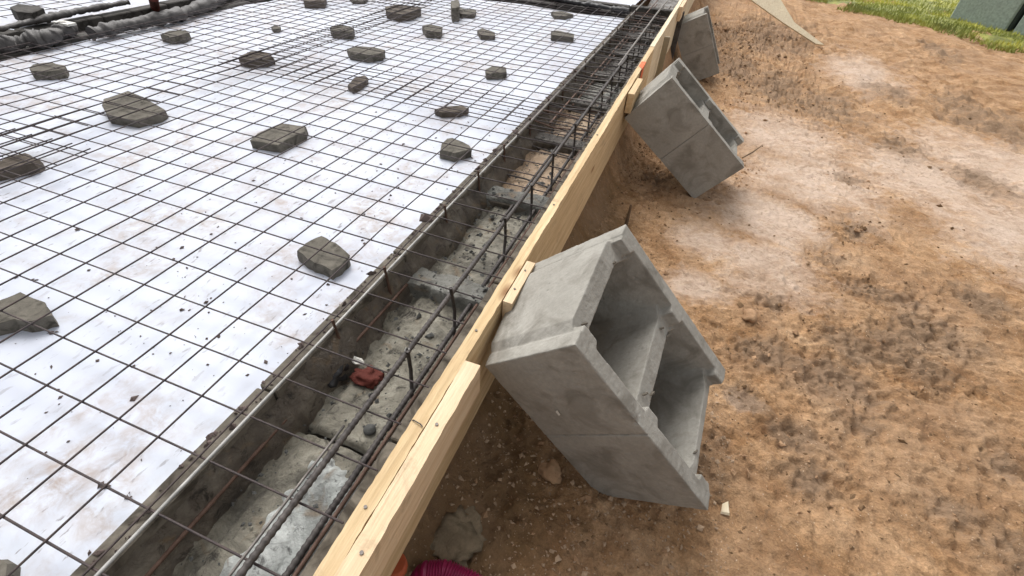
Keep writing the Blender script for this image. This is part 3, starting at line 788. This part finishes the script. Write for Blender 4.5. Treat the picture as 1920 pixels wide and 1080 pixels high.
# ------------------------------------------------------------------ leaning hollow blocks
BL, BW, BH = .497, .358, .267
def rr3(th, yaw, ro):
    c, s = math.cos, math.sin
    Ry = np.array([[c(th), 0, s(th)], [0, 1, 0], [-s(th), 0, c(th)]])
    Rz = np.array([[c(yaw), -s(yaw), 0], [s(yaw), c(yaw), 0], [0, 0, 1]])
    Rx = np.array([[1, 0, 0], [0, c(ro), -s(ro)], [0, s(ro), c(ro)]])
    return Rz @ Rx @ Ry
def hollow_block(Rb, D0, dims, label, tgt=None, fine=False):
    L, W, H = dims
    V, F = [], []
    t = .040; r = .018; lw = .028
    def pr(poly, a, b): prism_vf(poly, a, b, V, F)
    m_ = L / 2; g = .0014 if not fine else .0010
    # near shell with the scored line in the middle of its outside
    pr([(0, 0), (m_ - g, 0), (m_ - g, .005), (m_ + g, .005), (m_ + g, 0), (L, 0), (L, t), (0, t)], -H, 0)
    pr([(0, W - t), (L, W - t), (L, W), (m_ + g, W), (m_ + g, W - .0035), (m_ - g, W - .0035), (m_ - g, W), (0, W)], -H, 0)
    # end walls (recessed outside, lowered top, chamfered inner corners)
    e = .040; ch = .052
    tg_ = .010
    pr([(.0015, t), (e + ch * .55, t), (e, t + ch), (e, W - t - ch), (e + ch * .55, W - t), (.0015, W - t),
        (.0015, W - t - .006), (-tg_, W - t - .026), (-tg_, t + .028), (.0015, t + .004)], -H, -lw)
    pr([(L - .002, W - t), (L - e - ch * .55, W - t), (L - e, W - t - ch), (L - e, t + ch), (L - e - ch * .55, t), (L - .002, t),
        (L - .004, t + .012), (L - r, t + .024), (L - r, W - t - .024), (L - .004, W - t - .012)], -H, -lw)
    # centre web
    w2 = .025
    pr([(m_ - w2 - .022, t), (m_ + w2 + .022, t), (m_ + w2, t + .032), (m_ + w2, W - t - .032), (m_ + w2 + .022, W - t),
        (m_ - w2 - .022, W - t), (m_ - w2, W - t - .032), (m_ - w2, t + .032)], -H, -lw - .004)
    # fillets that carry the chamfers up to full height on the shells
    for (x0, x1) in ((.0, e + .018), (m_ - .030, m_ + .030), (L - e - .018, L)):
        for (ya, yb) in ((t, t + .017), (W - t - .017, W - t)):
            s_ = .010
            if ya == t: pr([(x0 + .003, t), (x1 - .003, t), (x1 - s_, yb), (x0 + (s_ if x0 > 0 else .004), yb)], -lw - .002, 0)
            else: pr([(x0 + (s_ if x0 > 0 else .004), ya), (x1 - s_, ya), (x1 - .003, W - t), (x0 + .003, W - t)], -lw - .002, 0)
    V = np.array(V)
    if tgt is not None:                   # slightly out-of-true casting
        U = np.array([V[:, 0] / L, V[:, 1] / W, -V[:, 2] / H]).T
        out = np.zeros_like(V)
        for (a, b, c), off in tgt.items():
            wgt = (U[:, 0] if a else 1 - U[:, 0]) * (U[:, 1] if b else 1 - U[:, 1]) * (U[:, 2] if c else 1 - U[:, 2])
            out += wgt[:, None] * off
        V = V + out
    me = bpy.data.meshes.new('hollow_block'); me.from_pydata(V.tolist(), [], F); me.materials.append(M_block); me.update()
    o = bpy.data.objects.new('hollow_block', me); COL.objects.link(o)
    M4 = Matrix.Identity(4)
    for i in range(3):
        for j in range(3): M4[i][j] = Rb[i][j]
        M4[i][3] = D0[i]
    bevel_mesh(o, .0025 if not fine else .0012, 2 if not fine else 1)
    if fine:                              # rough, chipped casting surface as real geometry
        md = o.modifiers.new('r', 'REMESH'); md.mode = 'VOXEL'; md.voxel_size = .0023; md.use_smooth_shade = True
        dg = bpy.context.evaluated_depsgraph_get(); dg.update()
        m2 = bpy.data.meshes.new_from_object(o.evaluated_get(dg)); o.modifiers.clear()
        if len(m2.vertices) > 5000:
            nv_ = len(m2.vertices); co = np.empty(nv_ * 3); no = np.empty(nv_ * 3)
            m2.vertices.foreach_get('co', co); m2.vertices.foreach_get('normal', no)
            co = co.reshape(-1, 3); no = no.reshape(-1, 3); x, y, z = co.T
            def n3(f, s): return (fbm(x * f + z * f * .37, y * f - z * f * .61, s, 3) + fbm(z * f + y * f * .3, x * f + 9.1, s + 4, 3)) * .7
            d_ = .0006 * n3(60, 3) + .0006 * n3(190, 7)
            pit = np.clip(n3(120, 11) - .55, 0, 1); d_ -= .005 * pit
            d_ -= np.where((no[:, 1] < -.8) & (np.abs(y) < .035) & (np.abs(x - L / 2) < .0024), .0035, 0)
            chip = np.clip(n3(22, 15) - .62, 0, 1)
            edge = np.minimum(np.minimum(np.abs(y), np.abs(y - W)), 9) < .012
            top = np.abs(z) < .012
            d_ -= np.where(edge & top, .022, .003) * chip
            co = co + no * d_[:, None]
            m2.vertices.foreach_set('co', co.ravel()); m2.update()
            m2.polygons.foreach_set('use_smooth', np.ones(len(m2.polygons), bool))
            if not m2.materials: m2.materials.append(M_block)
            o.data = m2; me = m2
    # small worn irregularity
    for v in ([] if fine else me.vertices):
        k = .0009; x, y, z = v.co
        v.co.x += k * float(vn(y * 40 + 5, z * 40, 3)); v.co.y += k * float(vn(x * 30, z * 30 + 9, 4)); v.co.z += k * float(vn(x * 40, y * 40, 5))
    o.matrix_world = M4
    tag(o, label, 'concrete block', 'hollow concrete blocks leaning against the board')
    return o
rad = math.radians
Rb1 = rr3(rad(48.287), rad(-1.899), rad(4.766)); D1 = CAM + (np.array([1.289, .433, .229]) - CAM) * 1.09; dm1 = (.491 * 1.09, .363 * 1.09, .267 * 1.09)
px1 = {(0, 1, 0): (1171, 419), (1, 1, 0): (1358, 692), (1, 0, 0): (1325, 957), (0, 0, 0): (1074, 645), (0, 0, 1): (905, 685), (1, 0, 1): (1118, 927)}
tg = {}
for k_, (a, b) in px1.items():
    P = Rb1 @ (np.array(k_, float) * np.array([dm1[0], dm1[1], -dm1[2]])) + D1
    d = RC.T @ np.array([(a - 960) / FPX, (b - 540) / FPX, 1.0]); d /= np.linalg.norm(d)
    Q = CAM + d * np.dot(P - CAM, d); tg[k_] = Rb1.T @ (Q - P)
PF = Rb1 @ (np.array([0, 1, 1.]) * np.array([dm1[0], dm1[1], -dm1[2]])) + D1
d = RC.T @ np.array([(991 - 960) / FPX, (497 - 540) / FPX, 1.0]); kx = (1.069 - CAM[0]) / d[0]
tg[(0, 1, 1)] = Rb1.T @ (CAM + d * kx - PF)
D1 = D1 + np.array([.004, 0, 0])
b1 = hollow_block(Rb1, D1, dm1, 'nearest and largest hollow block, both cavities fully visible, tipped on its corner', tg, True)
b2 = hollow_block(rr3(rad(38.6), rad(.9), 0), CAM + (np.array([1.256, 2.14, .203]) - CAM) * 1.10, (.533 * 1.1, .346 * 1.1, .266 * 1.1), 'middle hollow block leaning beside the orange mark on the board')
b3 = hollow_block(rr3(rad(61), rad(2), rad(.5)), CAM + (np.array([1.285, 4.72, .03]) - CAM) * 1.07, (.5 * 1.09, .35 * 1.09, .265 * 1.09), 'farthest hollow block, standing steeply behind the middle one')
# mortar burrs on the near block
def lp(x, y, z): return Rb1 @ np.array([x, y, z]) + D1
for (x, y, l, a) in [(.020, .085, .022, .9), (.030, .300, .016, 1.2), (.262, .10, .026, .9), (.285, .12, .022, 1.1), (.258, .305, .020, .9), (.290, .31, .022, 1.2), (.500, .115, .024, 1.0)]:
    pts = [lp(x + u * l * math.cos(a), y + u * l * math.sin(a), -.0275 + .0015 * math.cos(u * 5)) for u in np.linspace(-.5, .5, 5)]
    V, F = tube_vf(pts, [.0010, .0034, .0026, .0030, .0010], 6)
    burr = mobj('mortar_burr', V, F, M_wall); burr.parent = b1; burr.matrix_parent_inverse = b1.matrix_world.inverted()
# chalky scuff
pa = [lp(.17, -.0012, -.175), lp(.187, -.0012, -.178), lp(.190, -.0012, -.185), lp(.176, -.0012, -.184)]
sc_ = mobj('chalk_scuff', pa, [(0, 1, 2, 3)], M_white); sc_.parent = b1; sc_.matrix_parent_inverse = b1.matrix_world.inverted()

def onsoil(a, b, lift=0.0):
    z = -.4
    for _ in range(12):
        p = at(a, b, z); z = .5 * z + .5 * float(zsoil(np.array([p[0]]), np.array([p[1]]))[0])
    p = at(a, b, z + lift); return p
# ------------------------------------------------------------------ timber
def timber(name, x0, x1, y0, y1, z0, z1, mat, label, cat, seed=0, rough=.0015, drift=0.0, step=.03, group=None, tilt=0):
    n = max(2, int((y1 - y0) / step)); V, F = [], []
    sec = [(x0, z0), (x1, z0), (x1, (z0 + z1) / 2), (x1, z1), ((x0 + x1) / 2, z1), (x0, z1), (x0, (z0 + z1) / 2)]
    m_ = len(sec)
    for k in range(n + 1):
        y = y0 + (y1 - y0) * k / n
        for s, (x, z) in enumerate(sec):
            dx = drift * max(0, y - .5) + .003 * float(vn(y * .8, seed, 1))
            edge = rough if s in (3, 5) else rough * .4
            dx += edge * (.35 * float(vn(y * 11, s + seed, 2)) + .45 * float(vn(y * 70, s + seed, 6))) + tilt * (z1 - z)
            dz = edge * .35 * float(vn(y * 60, s * 3 + seed, 4))
            V.append((x + dx, y, z + dz))
    for k in range(n):
        for s in range(m_):
            a, b = k * m_ + s, k * m_ + (s + 1) % m_
            F.append((a, a + m_, b + m_, b))
    F.append(tuple(range(m_))); F.append(tuple(n * m_ + s for s in reversed(range(m_))))
    o = mobj(name, V, F, mat)
    return tag(o, label, cat, group)
bd1 = timber('formwork_board', 1.036, 1.064, -.55, 3.27, -.222, .050, M_wood, 'long near formwork board on edge that holds the first two leaning blocks', 'board', 1, .0022, -.0030, .012, 'formwork boards along the wall')
bd2 = timber('formwork_board', 1.030, 1.058, 3.275, 8.2, -.30, .052, M_wood3, 'farther formwork board continuing the near one past the small step', 'board', 2, .002, -.0020, .05, 'formwork boards along the wall')
timber('timber_batten', 1.0646, 1.098, -.55, .462, -.040, .0500, M_wood2, 'pale batten nailed along the outside of the board nearest the camera', 'batten', 5, .0022, 0, .012)
timber('wood_cleat', 1.0655, 1.089, .667, .842, -.034, .0500, M_wood2, 'short pale wood cleat on the board behind the nearest block', 'cleat', 8, .0008, 0, .02)
timber('wood_cleat', 1.0600, 1.090, 2.33, 2.60, -.05, .046, M_wood, 'brown wood cleat on the board next to the middle block', 'cleat', 9, .0015, 0, .03)
timber('wood_cleat', 1.052, 1.080, 4.75, 5.25, -.06, .05, M_wood2, 'distant wood cleat on the board above the farthest block', 'cleat', 10, .0015, 0, .05)
# orange paint mark: folded over the top edge and down the outside
xo = 1.0655 - .0030 * 2.2
V = [(1.040 - .0066, 2.80, .0532), (xo, 2.76, .0532), (xo, 2.90, .0532), (1.040 - .0066, 2.90, .0532), (xo + .0018, 2.74, .051), (xo + .0018, 2.84, .051), (xo + .0018, 2.83, -.10), (xo + .0018, 2.72, -.10)]
pm = mobj('paint_mark', V, [(0, 1, 2, 3), (4, 7, 6, 5), (1, 4, 5, 2)], M_orp, bd1)
# nail and tie wire lying across the near board
V, F = tube_vf([(1.028, .292, .040), (1.040, .290, .0535), (1.056, .287, .0545), (1.062, .284, .0535)], .0012, 6)
tag(mobj('tie_wire', V, F, M_bar), 'thin bent wire end lying across the top of the near board', 'wire')
for (x, y, r) in [(1.050, .12, .003), (1.084, .06, .0032), (1.083, .30, .0032), (1.050, .55, .003), (1.078, .72, .0026), (1.077, .80, .0026), (1.046, 1.15, .003), (1.043, 1.75, .003)]:
    V, F = tube_vf([(x, y, .0495), (x, y + .0001, .0525)], r, 10)
    mobj('nail', V, F, M_bard, bd1)
# split wedge on the batten at the bottom edge
q = np.array([1.078, .005, .05])
V = [(q[0] - .014, q[1] - .09, .052), (q[0] + .020, q[1] - .09, .052), (q[0] + .004, q[1] + .02, .052), (q[0] - .012, q[1] - .09, .072), (q[0] + .018, q[1] - .09, .070), (q[0] - .002, q[1] + .012, .066)]
tag(mobj('wood_wedge', V, [(0, 2, 1), (3, 4, 5), (0, 1, 4, 3), (1, 2, 5, 4), (2, 0, 3, 5)], M_wood), 'small split wood wedge on the batten at the bottom edge', 'wedge')
# stake outside the board
def stake(x, y, z0, z1, w_, mat, label):
    V, F = box_vf(x - w_, x + w_, y - w_ * .6, y + w_ * .6, z0, z1)
    o = mobj('wooden_stake', V, F, mat); bevel_mesh(o, .002); return tag(o, label, 'stake')
stake(1.082, 3.75, -.6, .02, .020, M_wood4, 'olive grey stake outside the board between the middle and farthest block')
# far plank leaning into the soil
A = at(1543, 84, -.62)
def plank():
    n0 = np.array([-.10, -.72, .68]); n0 /= np.linalg.norm(n0); P = []
    for (a, b) in [(1545, 84), (1530, 82), (1468, 42), (1370, -28), (1448, -28), (1468, 6), (1490, 42)]:
        d = RC.T @ np.array([(a - 960) / FPX, (b - 540) / FPX, 1.0])
        P.append(CAM + d * (np.dot(A - CAM, n0) / np.dot(d, n0)))
    n = len(P); V = [tuple(p) for p in P] + [tuple(p - n0 * .022) for p in P]
    F = [tuple(range(n)), tuple(n + i for i in reversed(range(n)))] + [((i + 1) % n, i, n + i, n + (i + 1) % n) for i in range(n)]
    o = mobj('pointed_plank', V, F, M_wood3); return tag(o, 'cream coloured pointed plank stuck slanting into the soil at the top', 'plank')
plank()

# ------------------------------------------------------------------ pipes, spill, small things on the soil
def corrugated(pts, R0, label, mat, pitch=.006, name='corrugated_pipe'):
    pts = np.array(pts); n = 300
    t = np.linspace(0, len(pts) - 1, n)
    P = np.stack([np.interp(t, range(len(pts)), pts[:, k]) for k in range(3)], -1)
    for _ in range(30): P[1:-1] = .5 * P[1:-1] + .25 * (P[:-2] + P[2:])
    s = np.r_[0, np.cumsum(np.linalg.norm(np.diff(P, axis=0), axis=1))]
    rr = R0 * (1 + .07 * np.sign(np.sin(2 * np.pi * s / pitch)) * np.abs(np.sin(2 * np.pi * s / pitch)) ** .5)
    V, F = tube_vf(P, rr, 24)
    return tag(mobj(name, V, F, mat, smooth=True), label, 'pipe')
q1, q2, q3 = at(770, 1108, -.25), at(812, 1082, -.25), at(905, 1112, -.26)
corrugated([at(775, 1130, -.50), at(778, 1108, -.38), at(800, 1078, -.330), at(835, 1076, -.325), at(880, 1096, -.33), at(960, 1150, -.36)],
           .027, 'magenta corrugated conduit emerging from the ground at the bottom edge beside the board', M_mag)
qo = at(758, 1064, -.30)
corrugated([qo + np.array([-.022, .005, -.20]), qo + np.array([-.022, .003, -.05]), qo + np.array([-.022, .0, .0])], .022,
           'orange conduit stub under the board at the bottom edge', M_ora, .007, 'conduit_stub').data.polygons.foreach_set('use_smooth', [False] * 0 or [False] * len(bpy.data.objects['conduit_stub'].data.polygons))
q = onsoil(836, 1014, -.006); lump('mortar_spill', q, .07, M_spill, 'flat grey mortar spill on the soil behind the magenta conduit', 'mortar', 12, (1.0, 1.05, .22), 4, .7)
q = onsoil(1032, 884, .008); lump('clay_clod', q, .030, M_clod, 'orange clay clod lying in the shade left of the nearest block', 'clod', 14, (1.15, 1.0, .5), 3, .35)
q = onsoil(1102, 940, .006); lump('clay_clod', q, .017, M_clod, 'smaller clay clod at the foot of the nearest block', 'clod', 15, (1.1, 1, .6), 2, .4)
q = onsoil(1405, 592, .010); lump('clay_clod', q, .030, M_clod, 'rounded pale clod on the soil right of the nearest block', 'clod', 17, (.8, 1.2, .7), 3, .25)
q = onsoil(1360, 957, .003)
V = [tuple(q + np.array(v)) for v in [(-.012, -.014, 0), (.010, -.012, .003), (.004, .024, .008), (-.010, .012, .006), (-.010, -.010, .006), (.008, -.008, .008), (.002, .020, .012)]]
tag(mobj('wood_chip', V, [(0, 1, 2, 3), (4, 6, 5), (0, 4, 5, 1), (1, 5, 6, 2), (2, 6, 3), (3, 6, 4, 0)], M_wood3), 'pale wood chip on the soil right of the nearest block foot', 'wood chip')
V, F = tube_vf([at(1392, 296, -.45), at(1412, 285, -.44), at(1430, 272, -.44)], [.004, .005, .003], 6)
tag(mobj('stick', V, F, M_stick), 'thin dark stick poking out beside the middle block', 'stick')
q = onsoil(1172, 428)
V, F = tube_vf([q, q + np.array([.0, .02, .12])], [.010, .006], 6)
tag(mobj('short_peg', V, F, M_stick), 'short brown peg standing in the soil behind the nearest block', 'peg')
q = at(826, 905, -.3)
# loose clods: near soil
pts = []
def zs1(x, y): return float(zsoil(np.array([x]), np.array([y]))[0])
cand = []
for _ in range(30000):
    x = 1.1 + abs(R_.gauss(0, .9)); y = R_.uniform(-.1, 3.2) if R_.random() < .8 else R_.uniform(3, 8)
    if x > 5: continue
    cand.append((x, y))
cx = np.array(cand); tn = tone(cx[:, 0], cx[:, 1]); zz = zsoil(cx[:, 0], cx[:, 1])
for (x, y), t_, z in zip(cand, tn, zz):
    if R_.random() < .2 + .5 * t_[1] + .25 * t_[2] - .25 * t_[0]:
        r = min(.015, R_.expovariate(1 / .0021) + .0012) * (1 + .3 * max(0, y - 1.5))
        pts.append((x, y, z + r * .2, r))
R_.shuffle(pts); pts2 = []
xa = np.array([[R_.uniform(1.05, 1.75), R_.uniform(-.05, 1.1)] for _ in range(4200)]); za = zsoil(xa[:, 0], xa[:, 1])
for (x, y), z in zip(xa, za): r = R_.expovariate(1 / .0016) + .0010; pts2.append((x, y, z + r * .2, min(r, .009)))
crumbs('pale_grit', pts2, flat('pale_grit', (.42, .30, .20), .9, .1), 'pale grit scattered on the damp, shade-darkened soil beside the board', 'grit')
h = len(pts) // 2
crumbs('loose_clods', pts[:h], M_clod, 'loose clay crumbs scattered over the bare soil', 'soil crumbs')
crumbs('dark_clods', pts[h:], flat('brown_crumb', (.20, .125, .07), .95, .1), 'darker loose crumbs scattered over the bare soil', 'soil crumbs')

# ------------------------------------------------------------------ grey-green box beyond the lawn
a = at(1778, 36, -.64); b = at(1888, 62, -.64); c = at(2010, 92, -.64)
box = empty('storage_bin', (*((a + c) / 2)[:2], -.64))
tag(box, 'grey green panelled bin standing on the grass in the top right corner', 'bin')
def panel(p, q_, z1, th, mat, name):
    d = (q_ - p); d[2] = 0; L = np.linalg.norm(d); d /= L; nn = np.array([-d[1], d[0], 0])
    if nn[1] < 0: nn = -nn
    V = []
    for z in (-.68, z1):
        V += [tuple(np.array([p[0], p[1], z])), tuple(np.array([q_[0], q_[1], z])), tuple(np.array([q_[0], q_[1], z]) + nn * th), tuple(np.array([p[0], p[1], z]) + nn * th)]
    F = [(3, 2, 1, 0), (4, 5, 6, 7), (0, 1, 5, 4), (1, 2, 6, 5), (2, 3, 7, 6), (3, 0, 4, 7)]
    o = mobj(name, V, F, mat, box); bevel_mesh(o, .02); return o
dd = (b - a) / np.linalg.norm(b - a)
panel(a, b - dd * .05, .55, .8, M_grn, 'panel'); panel(b - dd * .04 + np.array([0, .05, 0]), b + dd * .04 + np.array([0, .05, 0]), .53, .7, M_gseam, 'seam'); panel(b + dd * .05, c, .55, .8, M_grn, 'panel')

for o in list(S.objects):
    if o.type == 'MESH' and o.name.startswith('trench_bottom'): o['kind'] = 'structure'
